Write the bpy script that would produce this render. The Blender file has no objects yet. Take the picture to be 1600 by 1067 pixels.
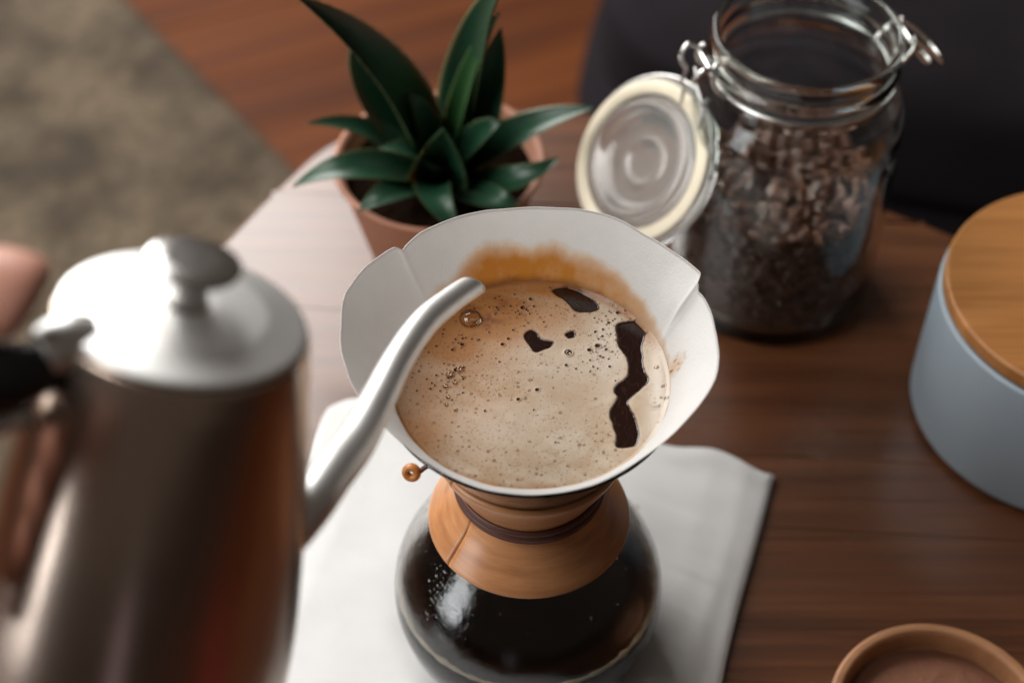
import bpy, math, random
import numpy as np
from mathutils import Vector, Matrix

# ------------------------------------------------------------------ camera, world, lamps
scene = bpy.context.scene
PITCH = math.radians(47.5)
FPX = 2470.0
CAM = np.array([-.008, -.444, .71])
cam_data = bpy.data.cameras.new("camera")
cam = bpy.data.objects.new("camera", cam_data)
scene.collection.objects.link(cam)
scene.camera = cam
cam.location = CAM
cam.rotation_euler = (math.pi / 2 - PITCH, 0, 0)
cam_data.sensor_width = 36
cam_data.lens = FPX / 1600 * 36
cam_data.clip_start = .01
cam_data.clip_end = 100
cam_data.dof.use_dof = True
cam_data.dof.focus_distance = .692
cam_data.dof.aperture_fstop = 4.6
cam_data.dof.aperture_blades = 0

world = bpy.data.worlds.new("World")
scene.world = world
world.use_nodes = True
world.node_tree.nodes["Background"].inputs[0].default_value = (.95, .76, .62, 1)
world.node_tree.nodes["Background"].inputs[1].default_value = .07

scene.view_settings.view_transform = 'Standard'
scene.view_settings.look = 'None'
scene.view_settings.exposure = 0.0
scene.view_settings.gamma = 1
scene.cycles.use_denoising = True
scene.cycles.max_bounces = 14
scene.cycles.transmission_bounces = 14
scene.cycles.transparent_max_bounces = 16
scene.cycles.caustics_reflective = False
scene.cycles.caustics_refractive = True
scene.cycles.sample_clamp_indirect = 6


def area_lamp(name, loc, target, sx, sy, power, col):
    d = bpy.data.lights.new(name, 'AREA')
    d.shape = 'RECTANGLE'; d.size = sx; d.size_y = sy; d.energy = power; d.color = col
    o = bpy.data.objects.new(name, d)
    scene.collection.objects.link(o)
    o.location = loc
    o.rotation_euler = (Vector(target) - Vector(loc)).to_track_quat('-Z', 'Y').to_euler()
    return o


area_lamp("window_light", (-1.22, 2.0, 1.42), (0, .1, .1), 1.9, 1.8, 106, (1.0, .975, .94))
area_lamp("side_window_light", (-1.45, -.35, 1.75), (0, .1, .1), 1.3, 1.3, 37, (1.0, .98, .95))
area_lamp('low_window_light', (-2.15, -.98, .30), (0, 0, .1), .75, .75, 15, (.96, .98, 1.0))

# ------------------------------------------------------------------ helpers
F_ = np.array([0, math.cos(PITCH), -math.sin(PITCH)])
U_ = np.array([0, math.sin(PITCH), math.cos(PITCH)])
R_ = np.array([1.0, 0, 0])
rng = np.random.default_rng(7)
random.seed(7)


def un(x, y, z=0.0):
    """measured point of the photograph -> place in the room at height z"""
    d = F_ + R_ * (x - 800) / FPX - U_ * (y - 533.5) / FPX
    return CAM + d * (z - CAM[2]) / d[2]


def ray(x, y, depth):
    return CAM + (F_ + R_ * (x - 800) / FPX - U_ * (y - 533.5) / FPX) * depth


def tag(o, label=None, cat=None, group=None, kind=None):
    if label: o["label"] = label
    if cat: o["category"] = cat
    if group: o["group"] = group
    if kind: o["kind"] = kind
    return o


def empty(name, loc, label, cat, group=None, matrix=None):
    o = bpy.data.objects.new(name, None)
    scene.collection.objects.link(o)
    o.empty_display_size = .01
    if matrix is not None: o.matrix_world = matrix
    else: o.location = loc
    return tag(o, label, cat, group)


def mesh_data(name, verts, faces, mat=None, smooth=True):
    me = bpy.data.meshes.new(name)
    me.from_pydata([tuple(map(float, v)) for v in verts], [], [tuple(map(int, f)) for f in faces])
    if smooth: me.polygons.foreach_set("use_smooth", [True] * len(me.polygons))
    if mat: me.materials.append(mat)
    me.update()
    return me


def obj(name, vf, mat=None, parent=None, smooth=True, loc=None):
    me = mesh_data(name, vf[0], vf[1], mat, smooth)
    o = bpy.data.objects.new(name, me)
    scene.collection.objects.link(o)
    if parent: o.parent = parent
    if loc is not None: o.location = loc
    return o


def grid_faces(nu, nv, wrap_u=False, off=0):
    """nu columns (u, may wrap) x nv rows"""
    f = []
    for j in range(nv - 1):
        for i in range(nu if wrap_u else nu - 1):
            a = off + j * nu + i; b = off + j * nu + (i + 1) % nu
            f.append((a, b, b + nu, a + nu))
    return f


def smooth_line(pts, n):
    """Catmull-Rom through pts, n samples"""
    P = np.array(pts, float)
    P = np.vstack([2 * P[0] - P[1], P, 2 * P[-1] - P[-2]])
    out = []
    for t in np.linspace(0, len(P) - 3 - 1e-9, n):
        i = int(t); u = t - i
        p0, p1, p2, p3 = P[i:i + 4]
        out.append(.5 * (2 * p1 + (p2 - p0) * u + (2 * p0 - 5 * p1 + 4 * p2 - p3) * u * u + (3 * p1 - p0 - 3 * p2 + p3) * u ** 3))
    return np.array(out)


def smooth_loop(pts, n):
    P = np.array(pts, float); m = len(P)
    out = []
    for t in np.linspace(0, m, n, endpoint=False):
        i = int(t); u = t - i
        p0, p1, p2, p3 = P[(i - 1) % m], P[i % m], P[(i + 1) % m], P[(i + 2) % m]
        out.append(.5 * (2 * p1 + (p2 - p0) * u + (2 * p0 - 5 * p1 + 4 * p2 - p3) * u * u + (3 * p1 - p0 - 3 * p2 + p3) * u ** 3))
    return np.array(out)


def lathe(profile, n=96, closed=False, c=(0, 0, 0)):
    """profile list of (r, z); closed -> torus-like ring profile"""
    V, Fc = [], []
    rows = len(profile)
    for (r, z) in profile:
        for i in range(n):
            a = 2 * math.pi * i / n
            V.append((c[0] + r * math.cos(a), c[1] + r * math.sin(a), c[2] + z))
    Fc = grid_faces(n, rows, True)
    if closed:
        o = (rows - 1) * n
        for i in range(n):
            Fc.append((o + i, o + (i + 1) % n, (i + 1) % n, i))
    else:
        if profile[0][0] > 1e-6: Fc.append(tuple(range(n))[::-1])
        if profile[-1][0] > 1e-6: Fc.append(tuple((rows - 1) * n + i for i in range(n)))
    return V, Fc


def round_profile(pts, r=.001, k=4):
    """round the corners of a polyline profile"""
    P = np.array(pts, float); out = [P[0]]
    for i in range(1, len(P) - 1):
        a, b, c = P[i - 1], P[i], P[i + 1]
        la, lc = np.linalg.norm(a - b), np.linalg.norm(c - b)
        q = min(r, la * .45, lc * .45)
        A = b + (a - b) / la * q; Cc = b + (c - b) / lc * q
        for t in np.linspace(0, 1, k + 1):
            out.append((1 - t) ** 2 * A + 2 * t * (1 - t) * b + t * t * Cc)
    out.append(P[-1])
    return [tuple(p) for p in out]


def tube(path, radii, n=16, caps=True, samples=None):
    P = np.array(path, float)
    R = np.array(radii if np.ndim(radii) else [radii] * len(P), float)
    if samples:
        R = np.interp(np.linspace(0, len(P) - 1, samples), range(len(P)), R)
        P = smooth_line(P, samples)
    T = np.gradient(P, axis=0); T /= np.linalg.norm(T, axis=1)[:, None]
    up = np.array([0, 0, 1.0]) if abs(T[0][2]) < .9 else np.array([1.0, 0, 0])
    N = np.cross(T[0], up); N /= np.linalg.norm(N)
    V = []
    for i in range(len(P)):
        N = N - T[i] * (N @ T[i]); N /= np.linalg.norm(N)
        B = np.cross(T[i], N)
        for k in range(n):
            a = 2 * math.pi * k / n
            V.append(P[i] + R[i] * (math.cos(a) * N + math.sin(a) * B))
    Fc = grid_faces(n, len(P), True)
    if caps:
        Fc.append(tuple(range(n))[::-1]); Fc.append(tuple((len(P) - 1) * n + i for i in range(n)))
    return V, Fc


def join(*parts):
    V, Fc = [], []
    for v, f in parts:
        o = len(V); V += list(v); Fc += [tuple(i + o for i in q) for q in f]
    return V, Fc


def box(x0, x1, y0, y1, z0, z1, b=0.0):
    """box with chamfered vertical/top edges when b > 0"""
    if b <= 0:
        V = [(x, y, z) for z in (z0, z1) for y in (y0, y1) for x in (x0, x1)]
        return V, [(0, 2, 3, 1), (4, 5, 7, 6), (0, 1, 5, 4), (2, 6, 7, 3), (0, 4, 6, 2), (1, 3, 7, 5)]
    def ringp(i, z):
        return [(x0 + i, y0, z), (x1 - i, y0, z), (x1, y0 + i, z), (x1, y1 - i, z), (x1 - i, y1, z), (x0 + i, y1, z), (x0, y1 - i, z), (x0, y0 + i, z)]
    V = ringp(b, z0) + ringp(b, z1 - b) + [(min(max(x, x0 + b), x1 - b), min(max(y, y0 + b), y1 - b), z1) for x, y, _ in ringp(b * 1.5, z1)]
    Fc = grid_faces(8, 3, True) + [tuple(range(8))[::-1], tuple(range(16, 24))]
    return V, Fc


# smooth value noise (numpy), vectorised
def vnoise(p, seed=0):
    p = np.asarray(p, float)
    i = np.floor(p).astype(np.int64); f = p - i; f = f * f * (3 - 2 * f)
    def h(a, b, c):
        n = (a * 374761393 + b * 668265263 + c * 2147483647 + seed * 974711) & 0xffffffff
        n = ((n ^ (n >> 13)) * 1274126177) & 0xffffffff
        return ((n ^ (n >> 16)) & 0xffff) / 65535.0
    r = 0
    for dx in (0, 1):
        for dy in (0, 1):
            for dz in (0, 1):
                w = (f[..., 0] if dx else 1 - f[..., 0]) * (f[..., 1] if dy else 1 - f[..., 1]) * (f[..., 2] if dz else 1 - f[..., 2])
                r = r + w * h(i[..., 0] + dx, i[..., 1] + dy, i[..., 2] + dz)
    return r


def fbm(p, oct=4, seed=0):
    p = np.asarray(p, float); s = 0; a = .5; t = 0
    for o in range(oct):
        s = s + a * vnoise(p * 2 ** o + o * 17.3, seed + o); t += a; a *= .5
    return s / t


def sstep(a, b, x):
    t = np.clip((x - a) / (b - a), 0, 1)
    return t * t * (3 - 2 * t)


# ------------------------------------------------------------------ materials
class Mat:
    def __init__(s, name):
        s.m = bpy.data.materials.new(name); s.m.use_nodes = True
        s.nt = s.m.node_tree; s.b = s.nt.nodes["Principled BSDF"]
    def n(s, typ, ins=None, **kw):
        nd = s.nt.nodes.new(typ)
        for k, v in kw.items(): setattr(nd, k, v)
        for k, v in (ins or {}).items(): s.set(nd, k, v)
        return nd
    def set(s, nd, k, v):
        if isinstance(v, bpy.types.NodeSocket): s.nt.links.new(v, nd.inputs[k])
        else: nd.inputs[k].default_value = v
    def p(s, **kw):
        for k, v in kw.items(): s.set(s.b, k.replace('_', ' '), v)
    def coord(s, scale=(1, 1, 1), rot=(0, 0, 0), which='Object'):
        t = s.n('ShaderNodeTexCoord')
        return s.n('ShaderNodeMapping', {'Vector': t.outputs[which], 'Scale': scale, 'Rotation': rot}).outputs[0]
    def noise(s, vec, scale, detail=4, rough=.55, dist=0):
        return s.n('ShaderNodeTexNoise', {'Vector': vec, 'Scale': scale, 'Detail': detail, 'Roughness': rough, 'Distortion': dist}).outputs[0]
    def ramp(s, fac, stops, interp='LINEAR'):
        r = s.n('ShaderNodeValToRGB', {'Fac': fac}); r.color_ramp.interpolation = interp
        e = r.color_ramp.elements
        while len(e) < len(stops): e.new(.5)
        for el, (p_, c) in zip(e, stops): el.position = p_; el.color = (*c, 1) if len(c) == 3 else c
        return r.outputs[0]
    def mix(s, fac, a, b, mode='MIX'):
        nd = s.n('ShaderNodeMix', data_type='RGBA', blend_type=mode)
        s.set(nd, 0, fac); 
        for k, v in ((6, a), (7, b)):
            s.set(nd, k, (*v, 1) if isinstance(v, tuple) and len(v) == 3 else v)
        return nd.outputs[2]
    def math(s, op, a, b=0.0, c=0.0):
        nd = s.n('ShaderNodeMath', operation=op); s.set(nd, 0, a); s.set(nd, 1, b); s.set(nd, 2, c)
        return nd.outputs[0]
    def attr(s, name):
        return s.n('ShaderNodeAttribute', attribute_name=name).outputs['Fac']
    def bump(s, h, strength=.3, dist=.001):
        s.nt.links.new(s.n('ShaderNodeBump', {'Height': h, 'Strength': strength, 'Distance': dist}).outputs[0], s.b.inputs['Normal'])


def flat(name, col, rough=.5, metal=0, bump=None, **kw):
    m = Mat(name); v = m.coord()
    c = m.noise(v, 60, 3)
    m.p(Base_Color=m.mix(c, tuple(x * .85 for x in col), tuple(min(1, x * 1.12) for x in col)), Roughness=rough, Metallic=metal, **kw)
    if bump: m.bump(m.noise(v, bump[0], 4), bump[1], bump[2])
    return m.m


def wood(name, dark, light, scale=1.0, rot=0, rough=.4, stretch=(3, 60, 60), coat=0.0, coat_rough=.3, bump=.15, planks=None, spec=.5):
    m = Mat(name)
    v = m.coord((scale * stretch[0], scale * stretch[1], scale * stretch[2]), (0, 0, rot))
    v2 = m.coord((scale * stretch[0] * 2.2, scale * stretch[1] * 4.5, scale * stretch[2] * 4.5), (0, 0, rot))
    g = m.noise(v, 1.0, 5, .6, .35)
    g2 = m.noise(v2, 1.0, 3, .6)
    s_ = m.math('MULTIPLY_ADD', g2, .35, m.math('MULTIPLY', g, .75))
    if planks:
        inf = m.n('ShaderNodeObjectInfo').outputs['Random']
        s_ = m.math('ADD', s_, m.math('MULTIPLY_ADD', inf, planks, -planks / 2))
    col = m.ramp(s_, [(.28, dark), (.48, tuple(.6 * a + .4 * b for a, b in zip(dark, light))), (.72, light)])
    m.p(Base_Color=col, Roughness=m.math('MULTIPLY_ADD', g2, .15, rough - .07), Specular_IOR_Level=spec, Coat_Weight=coat, Coat_Roughness=coat_rough)
    m.bump(s_, bump, .0005)
    return m.m


def glass(name, tint=(1, 1, 1), rough=0.0, ior=1.47):
    m = Mat(name)
    m.p(Base_Color=(*tint, 1), Roughness=rough, IOR=ior, Transmission_Weight=1.0)
    return m.m


M_steel = flat('brushed_steel', (.62, .50, .42), .25, 1)
M_lid_steel = flat('satin_steel', (.86, .86, .85), .46, 1)
M_wire = flat('steel_wire', (.68, .67, .65), .22, 1)
M_black = flat('black_plastic', (.012, .012, .013), .35)
M_glass = glass('clear_glass', (.97, .99, .985))
M_jar_glass = glass('greenish_glass', (.93, .985, .965), ior=1.36)
_b = Mat('thin_brewer_glass'); _v = _b.coord()
_b.p(Base_Color=(.97, .985, .98, 1), Roughness=.03, IOR=1.42, Transmission_Weight=1.0)
_b.bump(_b.math('MULTIPLY_ADD', _b.noise(_v, 700, 3, .7), .35, _b.noise(_v, 170, 3)), .22, .0008)
M_brewer = _b.m
M_leather = flat('dark_leather', (.075, .020, .010), .5, bump=(900, .4, .0004))
M_bead = flat('varnished_bead', (.42, .16, .04), .3)
M_soil = flat('potting_soil', (.012, .007, .0045), 1.0, Specular_IOR_Level=0.0, bump=(180, .9, .004))
M_terra = flat('terracotta_clay', (.42, .19, .115), .62, bump=(220, .15, .0006))
M_collar = wood('collar_wood', (.32, .125, .046), (.56, .265, .115), 1.5, 0, .33, (16, 16, 90), bump=.08)
M_bamboo = wood('bamboo_wood', (.27, .10, .024), (.46, .20, .06), 1.3, math.radians(-28), .42, (5, 70, 5), bump=.06)
M_dish = wood('dish_wood', (.26, .115, .05), (.46, .22, .10), 1.4, math.radians(15), .55, (8, 60, 8), bump=.06)
M_table = wood('walnut_table', (.046, .015, .0055), (.155, .054, .020), 1.0, math.radians(-5), .29, (2.6, 62, 62), coat=.75, coat_rough=.27, bump=.08, planks=.10)
M_floor = wood('oiled_floor_boards', (.045, .010, .0022), (.135, .036, .0065), 1.0, 0, .6, (1.6, 22, 22), bump=.1, planks=.14, spec=.12)


def make_rug_mat():
    m = Mat('wool_rug'); v = m.coord()
    a = m.noise(v, 9, 4, .6); b = m.math('ADD', m.math('MULTIPLY', m.noise(v, 75, 3, .7), .6), m.math('MULTIPLY', m.noise(v, 240, 3, .7), .4))
    c = m.ramp(a, [(.36, (.050, .034, .019)), (.62, (.165, .120, .074))])
    m.p(Base_Color=m.mix(m.n('ShaderNodeMapRange', {'Value': b, 'From Min': .4, 'From Max': .62, 'To Max': .75}).outputs[0], c, (.04, .03, .021)), Roughness=.95)
    m.bump(b, .9, .006)
    return m.m
M_rug = make_rug_mat()


def make_linen():
    m = Mat('white_linen'); v = m.coord()
    wx = m.n('ShaderNodeTexWave', {'Vector': v, 'Scale': 420.0, 'Distortion': 1.2, 'Detail': 1.0, 'Detail Scale': 2.0}, wave_type='BANDS', bands_direction='X').outputs[1]
    wy = m.n('ShaderNodeTexWave', {'Vector': v, 'Scale': 420.0, 'Distortion': 1.2, 'Detail': 1.0, 'Detail Scale': 2.0}, wave_type='BANDS', bands_direction='Y').outputs[1]
    w = m.math('ADD', wx, wy); nz = m.noise(v, 35, 4)
    c = m.mix(nz, (.70, .70, .70), (.80, .795, .785))
    # two small coffee drips behind the brewer
    g = m.n('ShaderNodeNewGeometry').outputs['Position']
    st = None
    for (px, py, r) in ((993, 792, .0028), (972, 788, .0022), (1012, 992, .002), (986, 800, .0012)):
        p = un(px, py, .010)
        d = m.n('ShaderNodeVectorMath', {0: g, 1: (float(p[0]), float(p[1]), .010)}, operation='DISTANCE').outputs['Value']
        d = m.math('ADD', d, m.math('MULTIPLY_ADD', m.noise(v, 300, 2), .003, -.0015))
        k = m.n('ShaderNodeMapRange', {'Value': d, 'From Min': r, 'From Max': r * .4}).outputs[0]
        st = k if st is None else m.math('MAXIMUM', st, k)
    c = m.mix(m.math('MULTIPLY', st, .55), c, (.33, .22, .11))
    m.p(Base_Color=c, Roughness=.9, Sheen_Weight=.2)
    m.bump(m.math('ADD', m.math('MULTIPLY_ADD', w, .5, nz), m.noise(v, 900, 3, .7)), .5, .0007)
    return m.m
M_linen = make_linen()


def make_sofa_mat():
    m = Mat('charcoal_upholstery'); v = m.coord()
    a = m.noise(v, 8, 4); b = m.noise(v, 320, 2)
    c = m.mix(a, (.007, .0055, .0068), (.016, .013, .0165))
    m.p(Base_Color=c, Roughness=.9, Specular_IOR_Level=.1); m.bump(b, .5, .001)
    return m.m
M_sofa = make_sofa_mat()


def make_paper():
    m = Mat('filter_paper'); v = m.coord()
    n1 = m.noise(v, 130, 5, .7); n2 = m.noise(v, 900, 2, .6); s_ = m.attr('stain'); br = m.attr('brown')
    c = m.mix(n1, (.84, .835, .825), (.90, .895, .885))
    ex = m.math('ADD', s_, m.math('MULTIPLY', m.math('SUBTRACT', n1, .5), .35))
    ex = m.math('MULTIPLY', ex, m.n('ShaderNodeMapRange', {'Value': s_, 'From Min': 0.0, 'From Max': .12}).outputs[0])
    c = m.mix(m.ramp(ex, [(.02, (0, 0, 0)), (.45, (.62,) * 3), (.95, (1,) * 3)]), c, m.mix(s_, (.80, .52, .24), (.62, .27, .045)))
    c = m.mix(br, c, (.20, .06, .02))
    wet = m.n('ShaderNodeMapRange', {'Value': s_, 'From Min': 0.1, 'From Max': .8, 'To Min': .8, 'To Max': .35}).outputs[0]
    m.p(Base_Color=c, Roughness=wet, Transmission_Weight=0.0)
    m.bump(m.math('MULTIPLY_ADD', n2, .7, n1), .5, .0006)
    # paper lets some light through
    tr = m.n('ShaderNodeBsdfTranslucent', {'Color': c})
    mx = m.n('ShaderNodeMixShader', {0: .5, 1: m.b.outputs[0], 2: tr.outputs[0]})
    out = m.nt.nodes['Material Output']; m.nt.links.new(mx.outputs[0], out.inputs[0])
    return m.m
M_paper = make_paper()


def make_foam():
    m = Mat('coffee_foam'); v = m.coord()
    hole, crema, bub, wet, rust = m.attr('hole'), m.attr('crema'), m.attr('bubble_pit'), m.attr('wet'), m.attr('rust')
    nA = m.noise(v, 55, 4, .6); nB = m.noise(v, 700, 3, .7)
    base = m.mix(nA, (.38, .27, .165), (.50, .385, .275))
    sw = m.n('ShaderNodeMapRange', {'Value': m.noise(v, 34, 4, .55, 1.6), 'From Min': .44, 'From Max': .62, 'To Max': .55}).outputs[0]
    base = m.mix(sw, base, (.58, .50, .41))
    cr = m.mix(nA, (.40, .175, .048), (.25, .092, .022))
    c = m.mix(m.math('MULTIPLY', crema, .97), base, cr)
    c = m.mix(rust, c, (.16, .045, .015))
    c = m.mix(m.math('MULTIPLY', wet, .75), c, (.66, .60, .53))
    # pinhole bubbles: two sizes of cells, present in patches
    def pins(scale, thr, lo, hi):
        vo = m.n('ShaderNodeTexVoronoi', {'Vector': v, 'Scale': scale, 'Randomness': 1.0}, feature='F1')
        d = vo.outputs['Distance']
        sel = m.n('ShaderNodeSeparateColor', {0: vo.outputs['Color']})
        size = m.math('MULTIPLY', sel.outputs[0], thr)
        keep = m.math('GREATER_THAN', m.math('ADD', sel.outputs[1], m.math('MULTIPLY', m.math('SUBTRACT', m.noise(v, 38, 3), .5), 3.4)), lo)
        k = m.n('ShaderNodeMapRange', {'Value': m.math('SUBTRACT', d, size), 'From Min': .06, 'From Max': -.02}).outputs[0]
        return m.math('MULTIPLY', m.math('MULTIPLY', k, keep), hi)
    pn = m.math('MAXIMUM', m.math('MAXIMUM', pins(400, .34, .50, .85), pins(900, .38, .32, .6)), pins(1700, .40, .25, .4))
    pn = m.math('MULTIPLY', pn, m.math('SUBTRACT', 1.0, m.math('MULTIPLY', wet, .8)))
    c = m.mix(pn, c, (.19, .095, .048))
    c = m.mix(bub, c, (.055, .019, .010))
    fil = m.n('ShaderNodeTexWave', {'Vector': v, 'Scale': 90.0, 'Distortion': 18.0, 'Detail': 3.0}).outputs[1]
    dark = m.mix(m.n('ShaderNodeMapRange', {'Value': fil, 'From Min': .93, 'From Max': 1.0, 'To Max': .25}).outputs[0], (.015, .0055, .004), (.07, .027, .017))
    c = m.mix(m.ramp(hole, [(0, (0, 0, 0)), (.35, (.75,) * 3), (1, (.85,) * 3)]), c, (.13, .055, .028))
    c = m.mix(m.n('ShaderNodeMapRange', {'Value': hole, 'From Min': .38, 'From Max': .75}).outputs[0], c, dark)
    r = m.math('MAXIMUM', hole, bub)
    rough = m.n('ShaderNodeMapRange', {'Value': r, 'To Min': .5, 'To Max': .12}).outputs[0]
    m.p(Base_Color=c, Roughness=rough, Specular_IOR_Level=m.math('MULTIPLY_ADD', hole, .3, .2), Subsurface_Weight=.08, Subsurface_Radius=(.004, .002, .001), Subsurface_Scale=.5)
    h = m.math('SUBTRACT', m.math('MULTIPLY', nB, m.math('SUBTRACT', .35, m.math('MULTIPLY', hole, .35))), m.math('MULTIPLY', pn, m.math('SUBTRACT', 1.2, m.math('MULTIPLY', hole, 1.2))))
    m.bump(h, .45, .0004)
    return m.m
M_foam = make_foam()


def make_coffee():
    m = Mat('black_coffee'); v = m.coord()
    m.p(Base_Color=(.0035, .0016, .0012, 1), Roughness=.04, IOR=1.34, Specular_IOR_Level=.35)
    return m.m
M_coffee = make_coffee()


def make_leaf():
    m = Mat('succulent_leaf'); v = m.coord()
    a = m.noise(v, 22, 4); e = m.attr('edge'); y = m.attr('young')
    c = m.mix(a, (.007, .032, .018), (.020, .078, .038))
    c = m.mix(m.math('MULTIPLY', y, .8), c, (.06, .20, .035))
    c = m.mix(m.math('MULTIPLY', e, .55), c, (.20, .24, .09))
    fl_ = m.n('ShaderNodeMapRange', {'Value': m.noise(v, 420, 3, .7), 'From Min': .56, 'From Max': .75, 'To Max': .35}).outputs[0]
    c = m.mix(fl_, c, (.06, .12, .075))
    ac = m.n('ShaderNodeMapRange', {'Value': m.noise(m.n('ShaderNodeCombineXYZ', {0: m.math('MULTIPLY', m.attr('across'), 9.0)}).outputs[0], 1.0, 3), 'From Min': .4, 'From Max': .7, 'To Max': .5}).outputs[0]
    c = m.mix(ac, c, (.022, .085, .045))
    m.p(Base_Color=c, Roughness=m.math('MULTIPLY_ADD', a, .3, .20), Specular_IOR_Level=.5, Subsurface_Weight=.05, Subsurface_Scale=.01)
    m.bump(m.noise(v, 160, 3), .12, .0008)
    return m.m
M_leaf = make_leaf()


def make_ceramic():
    m = Mat('grey_blue_glaze'); v = m.coord()
    c = m.mix(m.noise(v, 14, 3), (.30, .37, .43), (.35, .415, .475))
    m.p(Base_Color=c, Roughness=.36); m.bump(m.noise(v, 500, 2), .06, .0004)
    return m.m
M_ceramic = make_ceramic()


def make_skin():
    m = Mat('skin'); v = m.coord()
    c = m.mix(m.noise(v, 40, 4), (.50, .22, .15), (.62, .32, .24))
    m.p(Base_Color=c, Roughness=.5, Subsurface_Weight=.25, Subsurface_Radius=(.01, .004, .002), Subsurface_Scale=.4)
    m.bump(m.noise(v, 300, 3), .2, .0006)
    return m.m
M_skin = make_skin()
M_rubber = flat('amber_rubber', (.76, .68, .52), .45)
_g = Mat('pressed_glass')
_g.p(Base_Color=(.97, .985, .98, 1), Roughness=.14, IOR=1.33, Transmission_Weight=1.0)
_d = _g.n('ShaderNodeBsdfTranslucent', {'Color': (.82, .82, .79, 1)}); _e = _g.n('ShaderNodeBsdfDiffuse', {'Color': (.80, .80, .77, 1)})
_h = _g.n('ShaderNodeMixShader', {0: .5, 1: _d.outputs[0], 2: _e.outputs[0]})
_g.nt.links.new(_g.n('ShaderNodeMixShader', {0: .28, 1: _g.b.outputs[0], 2: _h.outputs[0]}).outputs[0], _g.nt.nodes['Material Output'].inputs[0])
M_gasket_glass = _g.m


def make_bean(name, a, b):
    m = Mat(name); v = m.coord()
    r = m.n('ShaderNodeObjectInfo').outputs['Random']
    c = m.mix(r, a, b); c = m.mix(m.noise(v, 400, 3), c, tuple(x * .5 for x in a))
    m.p(Base_Color=c, Roughness=.38); m.bump(m.noise(v, 700, 3), .5, .0006)
    return m.m
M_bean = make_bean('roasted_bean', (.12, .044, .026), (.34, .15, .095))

# ------------------------------------------------------------------ setting: floor, rug, sofa
FZ = -.45
fl = obj('floor', box(-4.2, 4.2, -5.2, 4.4, FZ - .06, FZ - .012), flat('sub_floor', (.03, .012, .006), .8), smooth=False)
tag(fl, kind='structure')
bw, ang = .115, math.radians(24)
base_b = mesh_data('board', *box(-1.8, 1.8, -bw / 2 + .0004, bw / 2 - .0004, FZ - .012, FZ, .0006), M_floor, False)
first = True
for j in range(-12, 26):
    for i in range(-1, 3):
        offx = ((j * 7) % 5) * .37
        cx, cy = i * 3.604 + offx - .9, j * bw
        x = cx * math.cos(ang) - cy * math.sin(ang); y = cx * math.sin(ang) + cy * math.cos(ang)
        if abs(x) > 2.6 or y < -1.9 or y > 3.0: continue
        b_ = bpy.data.objects.new('board', base_b); scene.collection.objects.link(b_)
        b_.parent = fl; b_.location = (x, y, random.uniform(-.0006, .0006)); b_.rotation_euler = (0, 0, ang)

# rug: woven sheet with soft uneven pile
def rug():
    # corner-on edge through the measured line
    e0, e1 = un(215, 20, FZ)[:2], un(455, 262, FZ)[:2]
    d = (e1 - e0) / np.linalg.norm(e1 - e0); nrm = np.array([d[1], -d[0]])
    if nrm[0] > 0: nrm = -nrm
    nu, nv = 260, 200
    U = np.linspace(-.75, 1.35, nu); W = np.linspace(0, 1.3, nv)
    uu, ww = np.meshgrid(U, W)
    xy = e0 + uu[..., None] * d + ww[..., None] * nrm
    P3 = np.concatenate([xy * 18, np.zeros(xy.shape[:2] + (1,))], -1)
    z = FZ + .011 + .016 * fbm(P3, 4, 3) + .004 * fbm(P3 * 5, 2, 9)
    edge = np.minimum.reduce([ww / .02, (uu - U[0]) / .02, (U[-1] - uu) / .02, (W[-1] - ww) / .02])
    z = FZ + .001 + (z - FZ - .001) * np.sqrt(np.clip(edge, 0, 1))
    V = np.concatenate([xy, z[..., None]], -1).reshape(-1, 3)
    return V, grid_faces(nu, nv)
tag(obj('rug', rug(), M_rug), 'beige woven wool rug on the wooden floor beside the round table', 'rug')

# charcoal sofa behind on the right: seat, cushion, arm
def cushion(x0, x1, y0, y1, z0, z1, seed=1, bulge=.02, n=40):
    """soft box, closed, slightly crumpled"""
    V = []; 
    T = np.linspace(0, 1, n)
    def soft(u):  # rounded-square mapping
        return np.sign(u) * np.abs(u) ** .35
    th = np.linspace(0, 2 * np.pi, 4 * n, endpoint=False); ph = np.linspace(-np.pi / 2, np.pi / 2, n)
    for p in ph:
        cz, rr = soft(math.sin(p)), abs(math.cos(p)) ** .28
        for t in th:
            V.append((soft(math.cos(t)) * rr, soft(math.sin(t)) * rr, cz))
    V = np.array(V)
    c = np.array([(x0 + x1) / 2, (y0 + y1) / 2, (z0 + z1) / 2]); h = np.array([(x1 - x0) / 2, (y1 - y0) / 2, (z1 - z0) / 2])
    P = c + V * h
    P[:, 2] += (fbm(P * 6, 3, seed) - .5) * bulge * 1.6 * (V[:, 2] > 0)
    P[:, 2] += (fbm(np.c_[P[:, 0] * 3 + P[:, 1] * 9, P[:, 1] * 3, P[:, 2]], 3, seed + 4) - .5) * bulge * (V[:, 2] > 0)
    return P, grid_faces(4 * n, n, True)
sf = empty('sofa', (.72, .98, FZ), 'dark charcoal fabric sofa standing on the floor behind the glass jar', 'sofa')
sf.rotation_euler = (0, 0, math.radians(-13))
obj('sofa_base', cushion(-.62, .9, -.46, .42, .05, .17, 2, .01), M_sofa, sf)
obj('seat_cushion', cushion(-.60, .9, -.44, .36, .165, .30, 3, .035), M_sofa, sf)
obj('backrest', cushion(-.60, .9, .34, .56, .1, .70, 4, .02), M_sofa, sf)
for (lx, ly) in ((-.5, -.34), (-.5, .34), (.8, -.34), (.8, .34)):
    obj('leg', lathe([(.016, 0), (.022, .06)], 20, c=(lx, ly, 0)), M_dish, sf)

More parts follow.
